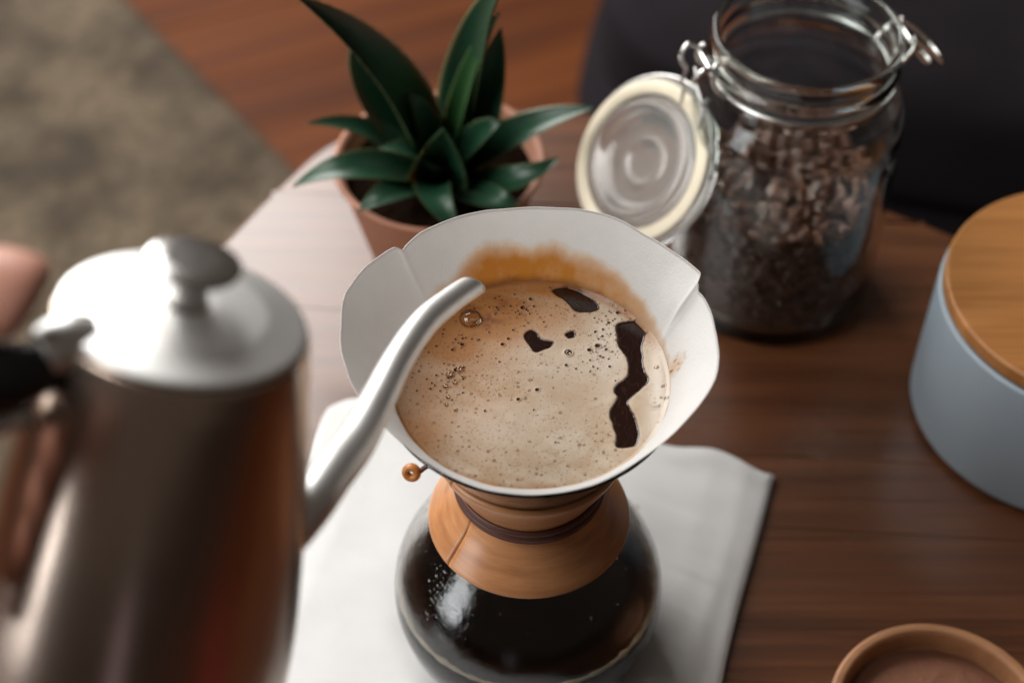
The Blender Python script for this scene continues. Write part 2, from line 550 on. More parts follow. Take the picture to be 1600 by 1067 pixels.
# out of view, added only to put coloured streaks in the kettle reflections
M_red = flat('red_wool', (.24, .025, .022), .9, bump=(200, .4, .002)); M_lilac = flat('lilac_grey_cloth', (.30, .26, .31), .9, bump=(200, .4, .002))
tag(obj('unseen_cushion', cushion(-.16, .16, -.22, .22, 0, .13, 8, .02), M_red, loc=(.46, -.74, FZ)), 'red floor cushion added out of view to streak the kettle reflections', 'cushion')
tag(obj('unseen_pouf', cushion(-.13, .13, -.22, .22, 0, .42, 9, .02), M_lilac, loc=(-.33, -1.75, FZ)), 'tall lilac grey pouf added out of view to streak the kettle reflections', 'unseen_pouf')
# ------------------------------------------------------------------ table
tb = empty('round_table', (.05, 0, FZ), 'low walnut side table with round planked top carrying the coffee things', 'table')
outline = [un(360, 365)[:2], un(440, 285)[:2], un(530, 215)[:2], (-.060, .424), (.028, .428), (.115, .402), un(1320, 292)[:2], un(1390, 327)[:2],
           un(1490, 366)[:2], (.375, .232), (.43, .10), (.435, -.06), (.38, -.22), (.26, -.335), (.08, -.39), (-.10, -.37), (-.22, -.285), (-.285, -.15), (-.295, 0), (-.27, .13), (-.235, .22)]
OL = smooth_loop(outline, 240)
TH = .028

def clip_poly(poly, axis_dir, lo, hi):
    """clip a 2-D polygon to lo <= p.axis_dir <= hi"""
    for sgn, lim in ((1, lo), (-1, hi)):
        out = []
        for i in range(len(poly)):
            a, b = poly[i], poly[(i + 1) % len(poly)]
            da, db = sgn * (a @ axis_dir - lim), sgn * (b @ axis_dir - lim)
            if da >= 0: out.append(a)
            if da * db < 0: out.append(a + (b - a) * da / (da - db))
        poly = out
        if not poly: return []
    return poly

pdir = np.array([math.sin(math.radians(4)), math.cos(math.radians(4))])
edges = [-.42, -.31, -.215, -.115, -.02, .078, .128, .225, .33, .44]
for lo, hi in zip(edges[:-1], edges[1:]):
    P = clip_poly([p for p in OL], pdir, lo + .00025, hi - .00025)
    if len(P) < 3: continue
    P = np.array(P); c = P.mean(0); n = len(P)
    keep = [i for i in range(n) if np.linalg.norm(P[i] - P[i - 1]) > 1e-5]; P = P[keep]; n = len(P)
    def ins(d):
        v = P - c; l = np.linalg.norm(v, axis=1)[:, None]; return P - v / l * d
    def lay(Q, z): return [(x, y, z) for x, y in Q]
    def ins_edge(d):  # round only the outer rim; plank joints keep a hairline chamfer
        pr = P @ pdir; onj = (np.abs(pr - lo) < .0006) | (np.abs(pr - hi) < .0006)
        v = P - np.array([.05, .0]); l = np.linalg.norm(v, axis=1)[:, None]
        return P - v / l * d * np.where(onj, .0, 1.0)[:, None]
    rings = [lay(ins_edge(.006), -TH), lay(ins_edge(0), -TH + .006), lay(ins_edge(0), -.004), lay(ins_edge(.0012), -.0012), lay(ins_edge(.004), 0)]
    V = [v for r_ in rings for v in r_]
    Fc = grid_faces(n, 5, True) + [tuple(range(n))[::-1], tuple(4 * n + i for i in range(n))]
    o = obj('plank', ([(x - .05, y, z - FZ) for x, y, z in V], Fc), M_table, tb, smooth=False)
for k in range(3):
    a = math.radians(90 + 120 * k)
    p0 = np.array([.15 * math.cos(a), .15 * math.sin(a), -FZ - TH + .001]); p1 = np.array([.24 * math.cos(a), .24 * math.sin(a), 0])
    obj('leg', tube([p0, (p0 + p1) / 2, p1], [.017, .014, .010], 20, samples=8), M_table, tb)
obj('under_frame', lathe(round_profile([(.13, -FZ - TH - .022), (.175, -FZ - TH - .022), (.175, -FZ - TH - .0005), (.13, -FZ - TH - .0005), (.13, -FZ - TH - .022)], .003), 64, False), M_table, tb)

# ------------------------------------------------------------------ towel
def towel():
    TL, TR = np.array([-.116, .154]), np.array([.139, .1115])
    BR, BL = np.array([.052, -.205]), np.array([-.195, -.17])
    nu, nv = 230, 260
    U, W = np.meshgrid(np.linspace(0, 1, nu), np.linspace(0, 1, nv))
    top = TL + (TR - TL) * U[..., None]; bot = BL + (BR - BL) * U[..., None]
    xy = top + (bot - top) * W[..., None]
    # wavy back edge and gently bowed sides
    k = (1 - W) ** 6
    xy[..., 1] += k * (.0042 * np.sin(U * 17.0 + .9) + .004 * np.sin(U * 31) * (U > .6) - .007 * np.exp(-((U - .83) / .07) ** 2) + .003)
    corner = np.clip((U - .9) / .1, 0, 1) ** 2 * (1 - W) ** 40
    xy[..., 1] -= corner * .009 + np.clip((.09 - U) / .09, 0, 1) ** 2 * (1 - W) ** 30 * .012
    xy[..., 0] += .002 * np.sin(W * 9 + 1) * (U ** 4) + .0025 * np.sin(W * 7) * (1 - U) ** 4
    P3 = np.concatenate([xy * 14, np.zeros(xy.shape[:2] + (1,))], -1)
    hgt = .0085 + .0042 * (fbm(P3, 3, 5) - .35)
    diag = xy @ np.array([.45, .9])
    hgt += .0024 * fbm(np.stack([diag * 60, (xy @ np.array([.9, -.45])) * 9, diag * 0], -1), 3, 12)
    hgt += .0022 * np.exp(-((U - .94 - .015 * np.sin(W * 8)) / .03) ** 2) + .002 * np.exp(-((W - .03) / .02) ** 2)
    dx = np.minimum(U, 1 - U) * .25; dy = np.minimum(W, 1 - W) * .33
    e = np.clip(np.minimum(dx, dy) / .006, 0, 1)
    flatten = 1 - np.exp(-((xy[..., 0] ** 2 + xy[..., 1] ** 2) / .062 ** 2) ** 4)
    hgt = .0042 + (hgt - .0042) * (.25 + .75 * sstep(0, .035, np.minimum(U, 1 - U) * .25))
    hgt = .0065 * (1 - flatten) + hgt * flatten
    zt = .0028 + (hgt - .0028) * np.sqrt(1 - (1 - e) ** 2)
    zb = .0028 - .0024 * np.sqrt(1 - (1 - e) ** 2)
    Vt = np.concatenate([xy, zt[..., None]], -1).reshape(-1, 3)
    Vb = np.concatenate([xy, zb[..., None]], -1).reshape(-1, 3)
    Fc = grid_faces(nu, nv) ; n = nu * nv
    Ft = [tuple(q[::-1]) for q in Fc]
    Fb = [tuple(i + n for i in q) for q in Fc]
    V = np.vstack([Vt, Vb])
    ring = [i for i in range(nu)] + [j * nu + nu - 1 for j in range(1, nv)] + [(nv - 1) * nu + i for i in range(nu - 2, -1, -1)] + [j * nu for j in range(nv - 2, 0, -1)]
    side = [(ring[i], ring[(i + 1) % len(ring)], ring[(i + 1) % len(ring)] + n, ring[i] + n) for i in range(len(ring))]
    return V, Ft + Fb + side
tw = obj('linen_towel', towel(), M_linen)
tag(tw, 'folded white linen towel lying flat beneath the glass coffee maker', 'towel')

# ------------------------------------------------------------------ glass coffee maker
CZ = .0068
cm = empty('pour_over_coffee_maker', (0, 0, CZ), 'hourglass glass pour-over coffee maker with wooden collar, half full of black coffee', 'coffee maker')
outer = [(.0, .0), (.046, .0005), (.053, .0035), (.060, .013), (.0648, .027), (.0665, .041), (.0645, .056), (.058, .071), (.048, .086), (.037, .1000), (.0285, .1125), (.0258, .1225),
         (.0278, .132), (.0345, .1455), (.0440, .162), (.0552, .183), (.0645, .1965)]
op = smooth_line(outer, 110)
op[0] = (0, 0)
T = np.gradient(op, axis=0); T /= np.linalg.norm(T, axis=1)[:, None]; Nn = np.c_[T[:, 1], -T[:, 0]]
th = .0014
ip = op - Nn * th
ip[:, 0] = np.maximum(ip[:, 0], 0); ip[0] = (0, .003)
for i in range(1, 5): ip[i, 1] = max(ip[i, 1], .003)
rim = [(op[-1, 0] + .0004, op[-1, 1] + .0012), ((op[-1, 0] + ip[-1, 0]) / 2, op[-1, 1] + .0020), (ip[-1, 0], ip[-1, 1] + .0012)]
prof = [tuple(p) for p in op] + rim + [tuple(p) for p in ip[::-1]]
obj('glass_body', lathe(prof, 128), M_brewer, cm)
# coffee in the lower bulb
lvl = .0485
sel = [p for p in ip if p[1] < lvl and p[0] > 1e-4]
rc = float(np.interp(lvl, ip[5:60, 1], ip[5:60, 0]))
cp = [(0, sel[0][1] + .0004)] + [(p[0] + .0006, p[1] - .0003) for p in sel[1:]] + [(rc + .0006, lvl - .0003), (rc - .0010, lvl - .0008), (rc - .0025, lvl - .0012), (0, lvl - .0012)]
cf = obj('brewed_coffee', lathe(cp, 128), M_coffee, cm)
M_side = Mat('coffee_against_glass'); M_side.p(Base_Color=(.004, .002, .0015, 1), Roughness=1.0, Specular_IOR_Level=0.0)
cf.data.materials.append(M_side.m)
for p_ in cf.data.polygons:
    if p_.center.z < lvl - .003 or p_.normal.z < .6: p_.material_index = 1
# froth line clinging where the coffee meets the glass
V = []
nring, ns = 360, 8
for i in range(nring):
    a = 2 * math.pi * i / nring
    w = .0007 + .0011 * float(vnoise(np.array([math.cos(a) * 14, math.sin(a) * 14, 1.0]), 5)) ** 2 + (.0010 if abs(((a - 4.75 + math.pi) % (2 * math.pi)) - math.pi) < .05 else 0)
    for k in range(ns):
        b = 2 * math.pi * k / ns
        V.append(((rc - .0014 + w * math.cos(b)) * math.cos(a), (rc - .0014 + w * math.cos(b)) * math.sin(a), lvl - .0006 + w * .8 * math.sin(b)))
Fc = []
for i in range(nring):
    for k in range(ns):
        Fc.append((i * ns + k, ((i + 1) % nring) * ns + k, ((i + 1) % nring) * ns + (k + 1) % ns, i * ns + (k + 1) % ns))
obj('froth_line', (V, Fc), flat('pale_froth', (.30, .22, .12), .3, bump=(900, 1, .001)), cm)

# wooden collar: two half shells with a hairline gap
def half_collar(a0, a1):
    pr = [(.0472, .0995), (.0466, .0984), (.0450, .0987), (.0400, .1070), (.0330, .1190), (.0302, .1255), (.0330, .1370), (.0390, .1510), (.0408, .1568), (.0425, .1575), (.0436, .1560),
          (.0425, .1515), (.0385, .1425), (.0345, .1345), (.0330, .1290), (.0332, .1235), (.0365, .1150), (.0420, .1068)]
    pr = smooth_loop(pr, 72)
    n, m = 70, len(pr)
    V = []
    for i in range(n):
        a = a0 + (a1 - a0) * i / (n - 1)
        for (r, z) in pr: V.append((r * math.cos(a), r * math.sin(a), z))
    Fc = [(i * m + k, i * m + (k + 1) % m, (i + 1) * m + (k + 1) % m, (i + 1) * m + k) for i in range(n - 1) for k in range(m)]
    Fc += [tuple(range(m))[::-1], tuple((n - 1) * m + k for k in range(m))]
    return V, Fc
g = math.radians(.4)
s0 = math.radians(-142)
obj('wooden_collar_half', half_collar(s0 + g, s0 + math.pi - g), M_collar, cm)
obj('wooden_collar_half', half_collar(s0 + math.pi + g, s0 + 2 * math.pi - g), M_collar, cm)
# leather thong: two flat strands round the waist
def strap(z, r, w=.0022, t=.0009, seed=0):
    V = []; n = 120
    for i in range(n):
        a = 2 * math.pi * i / n
        zz = z + .0005 * math.sin(2 * a + seed)
        for (dr, dz) in ((-t, -w), (t * .8, -w * .9), (t, 0), (t * .8, w * .9), (-t, w)):
            V.append(((r + dr) * math.cos(a), (r + dr) * math.sin(a), zz + dz))
    Fc = [(i * 5 + k, ((i + 1) % n) * 5 + k, ((i + 1) % n) * 5 + (k + 1) % 5, i * 5 + (k + 1) % 5) for i in range(n) for k in range(5)]
    return V, Fc
obj('leather_thong', join(strap(.1252, .0343), strap(.1292, .0340, seed=1.5)), M_leather, cm)
# knot, tails and bead at the left rear
bp = un(643, 738, .130); bx, by = bp[0], bp[1]
kn = np.array([-.0335, .0095, .1270])
bd = np.array([bx, by, .130 - CZ])
obj('leather_tail', join(tube([kn, kn + [-.010, .004, .006], (kn + bd) / 2 + [0, .001, .004], bd + [.004, 0, .001]], .0013, 8, samples=24),
                         tube([kn, kn + [-.006, .010, .001], kn + [-.010, .018, -.012], kn + [-.009, .020, -.022]], .0013, 8, samples=24)), M_leather, cm)
ringp = [(.0027 + .0019 * math.cos(t), .0024 * math.sin(t)) for t in np.linspace(0, 2 * math.pi, 16, endpoint=False)]
bead = obj('bead', lathe(ringp, 40, True), M_bead, cm, loc=bd)
bead.rotation_euler = (math.radians(62), math.radians(-25), 0)
kv, kf = lathe([(.0001, -.0036), (.003, -.0026), (.0038, 0), (.003, .0026), (.0001, .0036)], 16)
obj('knot', (np.array(kv) + kn, kf), M_leather, cm)

# drops of condensation inside the glass
def droplet(n=8):
    pr = [(1.0, 0), (.92, .22), (.7, .42), (.38, .55), (.0, .6)]
    return lathe([(1.0, -.15)] + pr, n)
dv, df = droplet(); dv = np.array(dv)
V, Fc = [], []
def add_drop(a, i, s_):
    p = ip[i]; Nrm = -Nn[i]
    c = np.array([p[0] * math.cos(a), p[0] * math.sin(a), p[1]])
    nn = np.array([Nrm[0] * math.cos(a), Nrm[0] * math.sin(a), Nrm[1]]); t1 = np.array([-math.sin(a), math.cos(a), 0]); t2 = np.cross(nn, t1)
    o = len(V)
    for v in dv: V.append(c + s_ * (v[0] * t1 + v[1] * t2 * random.uniform(.95, 1.1) + v[2] * nn * .8))
    Fc.extend(tuple(q + o for q in f) for f in df)
zi = ip[:, 1]
cand = [i for i in range(10, 75) if .046 < zi[i] < .09]
for _ in range(45):
    add_drop(random.uniform(0, 2 * math.pi), random.choice(cand), random.choice([.0002, .0003, .0004, .0006]) * random.uniform(.8, 1.3))
for _ in range(260):
    add_drop(math.radians(-137) + random.gauss(0, .12), max(10, min(74, int(random.gauss(np.argmin(np.abs(zi[20:] - .079)) + 20, 2.6)))), random.uniform(.0002, .0006))
ob = obj('condensation_drops', (V, Fc), M_glass, cm); tag(ob, kind='stuff')

# ------------------------------------------------------------------ paper filter
FT = [(-180, .2350), (-162, .2350), (-151, .2345), (-142, .2335), (-137, .2290), (-132, .2215), (-125, .2165), (-114, .2130), (-106, .2130), (-95, .2120), (-86, .2112), (-75, .2120), (-65, .2132), (-52, .2190),
      (-40, .2262), (-31, .2300), (-21, .2340), (-14, .2332), (-6, .2322), (2, .2312), (8, .2314), (14, .2312), (19.0, .2304), (20.5, .2335), (22, .2362), (27, .2350), (35, .2333), (49, .2320), (57, .2326), (64, .2327),
      (85, .2313), (96, .2308), (118, .2309), (129, .2309), (136, .2300), (138, .2296), (139.5, .2318), (146, .2327), (158, .2350), (167, .2364), (180, .2350)]
fa = np.radians([a for a, _ in FT]); fz = np.array([z for _, z in FT])
SURF = .2005
def cone_r(z): return .0630 + (z - .2085) * .56
def filter_mesh():
    na, nz = 720, 110
    A = np.linspace(-np.pi, np.pi, na, endpoint=False); W = np.linspace(0, 1, nz)
    ztop = np.interp(A, fa, fz)
    # slight softening
    ztop = (np.roll(ztop, 1) + ztop + np.roll(ztop, -1)) / 3
    aa, ww = np.meshgrid(A, W); zt = np.broadcast_to(ztop, aa.shape)
    z0 = .112
    z = z0 + (zt - z0) * ww
    r = cone_r(z)
    r = np.maximum(r, .006)
    # crease folds, layered overlaps and paper wobble, growing upward
    up = sstep(.17, .235, z)
    P3 = np.stack([np.cos(aa) * 2.2, np.sin(aa) * 2.2, z * 22], -1)
    r = r + (fbm(P3, 3, 21) - .5) * .0042 * up * sstep(.205, .222, z)
    r = r + (vnoise(np.stack([np.cos(aa) * 7, np.sin(aa) * 7, z * 60], -1), 22) - .5) * .0008 * up
    for a0, h, wd in ((math.radians(138.6), .0007, .012), (math.radians(19.8), -.0012, .012)):
        d = aa - a0
        r = r + h * np.exp(-np.clip(d, 0, None) / .5) * (d > 0) * up * sstep(.206, .222, z) * sstep(0, wd, d)
        r = r - .0008 * np.exp(-(d / .03) ** 2) * up
    r = r + .0011 * np.exp(-((aa - math.radians(-86)) / .10) ** 2) * up * 0
    # front dip folds outward over the glass a touch
    front = np.exp(-((aa + math.radians(88)) / .8) ** 2)
    r = r + .0042 * front * sstep(.203, .2115, z) - .0004 * np.exp(-((aa + math.radians(86)) / .16) ** 2) * up
    V = np.stack([r * np.cos(aa), r * np.sin(aa), z - CZ], -1).reshape(-1, 3)
    ro = r + .00035
    Vo = np.stack([ro * np.cos(aa), ro * np.sin(aa), z - CZ], -1).reshape(-1, 3)
    Fi = grid_faces(na, nz, True); n = na * nz
    Fc = [tuple(q[::-1]) for q in Fi] + [tuple(i + n for i in q) for q in Fi]
    o = (nz - 1) * na
    Fc += [(o + i, o + (i + 1) % na, n + o + (i + 1) % na, n + o + i) for i in range(na)]
    # stains: how far above the coffee the paper has been soaked, by direction
    deg = np.degrees(aa)
    ST = [(-180, .0030), (-150, .0035), (-125, .0035), (-100, .0018), (-60, .002), (-40, .002), (-10, .003), (5, .005), (20, .006), (32, .009), (45, .013), (60, .0165), (80, .0195), (95, .0195), (108, .0200), (120, .0150), (135, .008), (150, .004), (180, .003)]
    hs = np.interp(deg, [a for a, _ in ST], [b for _, b in ST])
    IN = [(-180, .30), (-125, .35), (-100, .15), (-40, .12), (0, .25), (25, .45), (45, .75), (62, .8), (75, .95), (100, 1), (112, .95), (124, .5), (140, .25), (180, .3)]
    inten = np.interp(deg, [a for a, _ in IN], [b for _, b in IN])
    hgt = z - SURF
    wob = (fbm(np.stack([np.cos(aa) * 6, np.sin(aa) * 6, z * 60], -1), 4, 31) - .5)
    hh = hgt - wob * .009 * (hs > .004)
    stain = sstep(1.0, .45, hh / hs) * inten * (.8 + .4 * fbm(np.stack([np.cos(aa) * 14, np.sin(aa) * 14, z * 200], -1), 3, 8))
    stain = np.where(hgt < 0, .8, stain)
    # vertical run on the right wall
    run = np.exp(-((deg - 4 - 8 * wob) / 4.0) ** 2) * sstep(.016, .004, hgt + wob * .004) * (hgt > 0) * .6
    stain = np.clip(np.maximum(stain, run * .7), 0, 1)
    brown = sstep(.0042, .0, hgt + wob * .006) * sstep(20, 60, deg) * sstep(128, 100, deg) * .65 * (hgt > -.01)
    spots = vnoise(np.stack([np.cos(aa) * 40, np.sin(aa) * 40, z * 700], -1), 77)
    brown = np.maximum(brown, (spots > .80) * run * 1.2)
    st = np.concatenate([stain.ravel(), np.where(hgt < 0, .85, stain * .35).ravel()]); br = np.concatenate([brown.ravel(), (sstep(.0, -.006, hgt) * .45).ravel()])
    return np.vstack([V, Vo]), Fc, st, br
fv, ff, st, br = filter_mesh()
pf = empty('paper_filter', (0, 0, CZ), 'white paper coffee filter stained orange inside, standing up from the glass maker', 'coffee filter')
fo = obj('filter_cone', (fv, ff), M_paper, pf)
fo.data.polygons.foreach_set('use_smooth', [True] * (len(ff) - 720) + [False] * 720)
for nm, arr in (('stain', st), ('brown', br)):
    at = fo.data.attributes.new(nm, 'FLOAT', 'POINT'); at.data.foreach_set('value', np.clip(arr, 0, 1).astype(np.float32))

# ------------------------------------------------------------------ coffee slurry with foam in the filter
Z8 = (700, 400, 3.334)   # frame of the enlarged crop the outlines were measured in
def z8(x, y): return un(Z8[0] + x / Z8[2], Z8[1] + y / Z8[2], SURF)[:2]
polys = [
 [(878,365),(920,345),(1000,335),(1056,343),(1050,378),(1025,410),(1012,470),(1015,540),(1028,590),(1042,640),(1035,665),(1000,690),(945,745),(950,790),(970,850),(985,920),(975,975),(930,993),(877,990),(885,950),(870,890),(850,840),(850,800),(878,745),(885,725),(870,700),(885,665),(920,640),(945,610),(940,560),(925,515),(890,470),(880,420)],
 [(545,178),(600,163),(680,180),(740,215),(785,262),(768,283),(710,297),(665,285),(640,255),(600,220)],
 [(403,410),(425,385),(450,388),(475,422),(515,440),(550,457),(510,485),(455,500),(430,470),(412,440)],
 [(610,410),(640,392),(662,400),(655,425),(625,430)]]
bubs = [(627,508,19),(390,270,13),(432,225,11),(448,262,8),(315,433,9),(285,463,11),(340,385,7),(885,297,12),(838,350,9),(858,338,6),(808,385,8),(770,395,7),(805,420,8),(848,407,6),(780,470,14),(737,492,12),
 (825,488,8),(856,500,6),(617,573,9),(843,578,8),(780,588,6),(702,553,5),(465,700,11),(367,747,10),(447,802,6),(193,808,7),(548,690,5),(720,858,4),(43,593,13),(83,580,7),(5,633,8),(75,627,6),(75,462,11),(25,490,9),
 (40,435,7),(77,430,8),(125,433,6),(162,437,7),(250,535,5),(150,522,5),(668,590,6),(785,435,6),(830,450,5),(745,415,5),(870,330,6),(925,290,8),(1065,300,7),(255,268,8),(328,262,8),(360,322,5),(375,300,5),(285,262,5),
 (115,258,5),(215,398,6),(-20,560,6),(-60,620,7),(-110,640,6),(-150,600,6),(-40,700,6),(-90,690,7),(15,680,5),(-130,730,5),(22,748,6),(-60,470,7),(-100,500,6),(62,715,4),(225,665,4),(545,637,4),(600,768,4),(740,605,4),(810,530,6),(800,340,4),(905,330,5),(1120,340,7),(470,575,4),(560,970,6),(425,820,4),(468,828,4)]
for _ in range(300):  # clusters seen up the back and the left
    cx, cy, sx, sy = random.choice([(800, 430, 60, 60), (830, 520, 60, 70), (300, 290, 130, 45), (50, 440, 90, 35), (-40, 620, 110, 60), (430, 240, 120, 40), (900, 260, 60, 40)])
    bubs.append((random.gauss(cx, sx), random.gauss(cy, sy), random.choice([2.2, 3, 3.6, 4.6, 6.2]) * random.uniform(.8, 1.1)))

def seg_sdf(P, poly):
    d = np.full(len(P), 1e9); inside = np.zeros(len(P), bool); n = len(poly)
    for i in range(n):
        a, b = poly[i], poly[(i + 1) % n]
        ab = b - a; t = np.clip(((P - a) @ ab) / (ab @ ab), 0, 1)
        d = np.minimum(d, np.hypot(*(P - a - t[:, None] * ab).T))
        c = (a[1] > P[:, 1]) != (b[1] > P[:, 1])
        with np.errstate(all='ignore'):
            x = (b[0] - a[0]) * (P[:, 1] - a[1]) / (b[1] - a[1] + 1e-15) + a[0]
        inside ^= c & (P[:, 0] < x)
    return np.where(inside, -d, d)

def foam():
    na, nr = 960, 250
    A = np.linspace(0, 2 * np.pi, na, endpoint=False)
    RR = np.linspace(0, 1, nr + 1)[1:] ** .8
    aa, rr = np.meshgrid(A, RR)
    Rm = cone_r(SURF) + .0010
    x, y = rr * Rm * np.cos(aa), rr * Rm * np.sin(aa)
    P = np.c_[x.ravel(), y.ravel()]
    P3 = np.c_[P, np.zeros(len(P))]
    Pw = P + (np.c_[fbm(P3 * 160, 3, 1), fbm(P3 * 160 + 9, 3, 2)] - .5) * .0024
    sd = np.full(len(P), 1e9)
    for pl in polys:
        q = smooth_loop([z8(*p) for p in pl], 160)
        sd = np.minimum(sd, seg_sdf(Pw, q))
    hole = sstep(.0008, -.0004, sd)
    bub = np.zeros(len(P)); dz = np.zeros(len(P))
    for (bx_, by_, br_) in bubs:
        c = z8(bx_, by_); R = br_ / Z8[2] * .69 / FPX * 1.05
        m_ = (np.abs(P[:, 0] - c[0]) < R * 3) & (np.abs(P[:, 1] - c[1]) < R * 3)
        if not m_.any(): continue
        d = np.hypot(*(P[m_] - c).T) / R
        bub[m_] = np.maximum(bub[m_], sstep(1.08, .82, d) * (.95 if br_ > 5 else .7))
        dz[m_] += R * (.35 * np.exp(-((d - 1.15) / .3) ** 2) - .55 * sstep(1.0, .3, d))
    # colour zones in photo-crop coordinates -> room
    def blob(px, py, rx, ry, soft=1.0):
        c = un(px, py, SURF)[:2]; k = .69 / FPX
        d = np.sqrt(((P[:, 0] - c[0]) / (rx * k)) ** 2 + ((P[:, 1] - c[1]) / (ry * k / .74)) ** 2)
        return np.exp(-(d ** 2) * soft)
    nz = fbm(P3 * 60, 4, 14); nf = fbm(P3 * 260, 4, 15)
    ang_ = np.degrees(np.arctan2(P[:, 1], P[:, 0])); rad = np.hypot(*P.T) / Rm
    crema = np.maximum.reduce([1.15 * blob(760, 495, 120, 50), 1.0 * blob(680, 520, 110, 75), .75 * blob(650, 600, 80, 90), .85 * blob(635, 660, 70, 75), .6 * blob(665, 570, 150, 120), .95 * blob(880, 452, 190, 22), .8 * blob(1020, 478, 60, 20), .35 * blob(720, 620, 90, 100)])
    crema = np.maximum(crema, sstep(.90, 1.0, rad) * np.where((ang_ > 20) & (ang_ < 175), 1, .55) * np.where((ang_ < 15) & (ang_ > -80), .25, 1))
    crema = np.clip(crema * (.6 + 1.5 * nz), 0, 1)
    rust = np.clip(np.maximum(1.0 * blob(765, 500, 22, 16), .75 * blob(740, 475, 80, 12)) * sstep(.3, .65, nf) + .8 * sstep(.955, .99, rad) * ((ang_ > 50) & (ang_ < 115)) * nz * 1.3 + .6 * blob(890, 452, 34, 7), 0, 1) * .9
    wet = np.clip(np.maximum.reduce([1.1 * blob(1035, 590, 24, 95), .8 * blob(1030, 670, 26, 40), .9 * blob(1015, 500, 28, 18), .45 * blob(880, 560, 95, 50), .55 * blob(950, 540, 40, 110), .35 * blob(820, 660, 120, 40)]) * (.6 + .8 * nz), 0, 1)  # whitish wet foam, plus a highlight painted pale near the middle
    h = .0008 * (nz - .5) + .00010 * (nf - .5)
    h += .00010 * np.exp(-((sd - .0016) / .0014) ** 2)         # thick lip round the openings
    h = h * (1 - hole) - .0006 * hole + dz * (1 - hole)
    h += .0010 * blob(840, 590, 60, 40) + .0012 * blob(1035, 590, 14, 90) * (nf > .3) - .0008 * blob(810, 600, 60, 35)
    h += .0011 * sstep(.965, 1.0, rad) * (1 - hole)
    z = SURF + h - CZ
    V = np.c_[P, z]
    V = np.vstack([V, [[0, 0, z[:na].mean()]]])
    Fc = grid_faces(na, nr, True) + [(len(V) - 1, i, (i + 1) % na) for i in range(na)]
    app = lambda a_: np.append(a_, a_[:na].mean())
    return V, Fc, dict(hole=app(hole), bubble_pit=app(bub), crema=app(crema), rust=app(rust), wet=app(wet))
bv, bf, attrs = foam()
br_ = empty('brewing_coffee', (0, 0, CZ), 'wet coffee with beige bubbly foam and dark openings inside the paper filter', 'coffee')
fo2 = obj('foam_surface', (bv, bf), M_foam, br_)
for nm, arr in attrs.items():
    at = fo2.data.attributes.new(nm, 'FLOAT', 'POINT'); at.data.foreach_set('value', np.clip(arr, 0, 1).astype(np.float32))
M_film = Mat('bubble_film')
lw = M_film.n('ShaderNodeLayerWeight', {'Blend': .25})
gl = M_film.n('ShaderNodeBsdfGlossy', {'Roughness': .02}); tr = M_film.n('ShaderNodeBsdfTransparent', {'Color': (.9, .8, .68, 1)})
M_film.nt.links.new(M_film.n('ShaderNodeMixShader', {0: M_film.math('MULTIPLY_ADD', lw.outputs[0], .75, .05), 1: tr.outputs[0], 2: gl.outputs[0]}).outputs[0], M_film.nt.nodes['Material Output'].inputs[0])
def dome(r, n=28):
    return lathe([(r, 0)] + [(r * math.cos(t), r * .75 * math.sin(t)) for t in np.linspace(.15, math.pi / 2 - .01, 9)] + [(.0, r * .75)], n)
for (px, py, r) in ((735, 499, .0050), (703, 585, .0019), (718, 577, .0017), (696, 603, .0013), (711, 597, .0012), (697, 632, .0009), (712, 640, .0009), (888, 552, .0018), (1027, 576, .0016), (1030, 564, .0010), (1036, 503, .0016), (1022, 492, .0011), (700, 620, .0010), (820, 622, .0008)):
    p = un(px, py, SURF)
    obj('bubble', dome(r), M_film.m, br_, loc=(p[0], p[1], SURF - CZ + .0001))

# ------------------------------------------------------------------ plant in pot
PX, PY, PR, PH = -.0522, .284, .0645, .078
pot = empty('potted_aloe', (PX, PY, 0), 'dark green spiky aloe plant in a small terracotta pot at the back of the table', 'potted plant')
pp = round_profile([(0, .0008), (.0425, .0008), (.0435, .003), (.0600, PH - .0), (.0645, PH + .0005), (.0645, PH - .0), (.0640, PH), (.0600, PH + .0002)], .001)
pp = [(0, .0008), (.042, .0008), (.0440, .0025), (.0605, .0735), (.0628, .0770), (.0645, .0782), (.0640, .0798), (.0615, .0795), (.0590, .0765), (.0560, .062), (0, .060)]
obj('pot', lathe(pp, 96), M_terra, pot)
na, nr = 60, 14
A = np.linspace(0, 2 * np.pi, na, endpoint=False)
V = [(0, 0, .066)]
for j in range(1, nr + 1):
    r = .0572 * j / nr
    for a in A: V.append((r * math.cos(a), r * math.sin(a), .0640 + .005 * float(fbm(np.array([r * math.cos(a) * 160, r * math.sin(a) * 160, 0]), 3, 3))))
Fc = [(0, 1 + i, 1 + (i + 1) % na) for i in range(na)] + grid_faces(na, nr, True, 1)
obj('soil', (V, Fc), M_soil, pot)

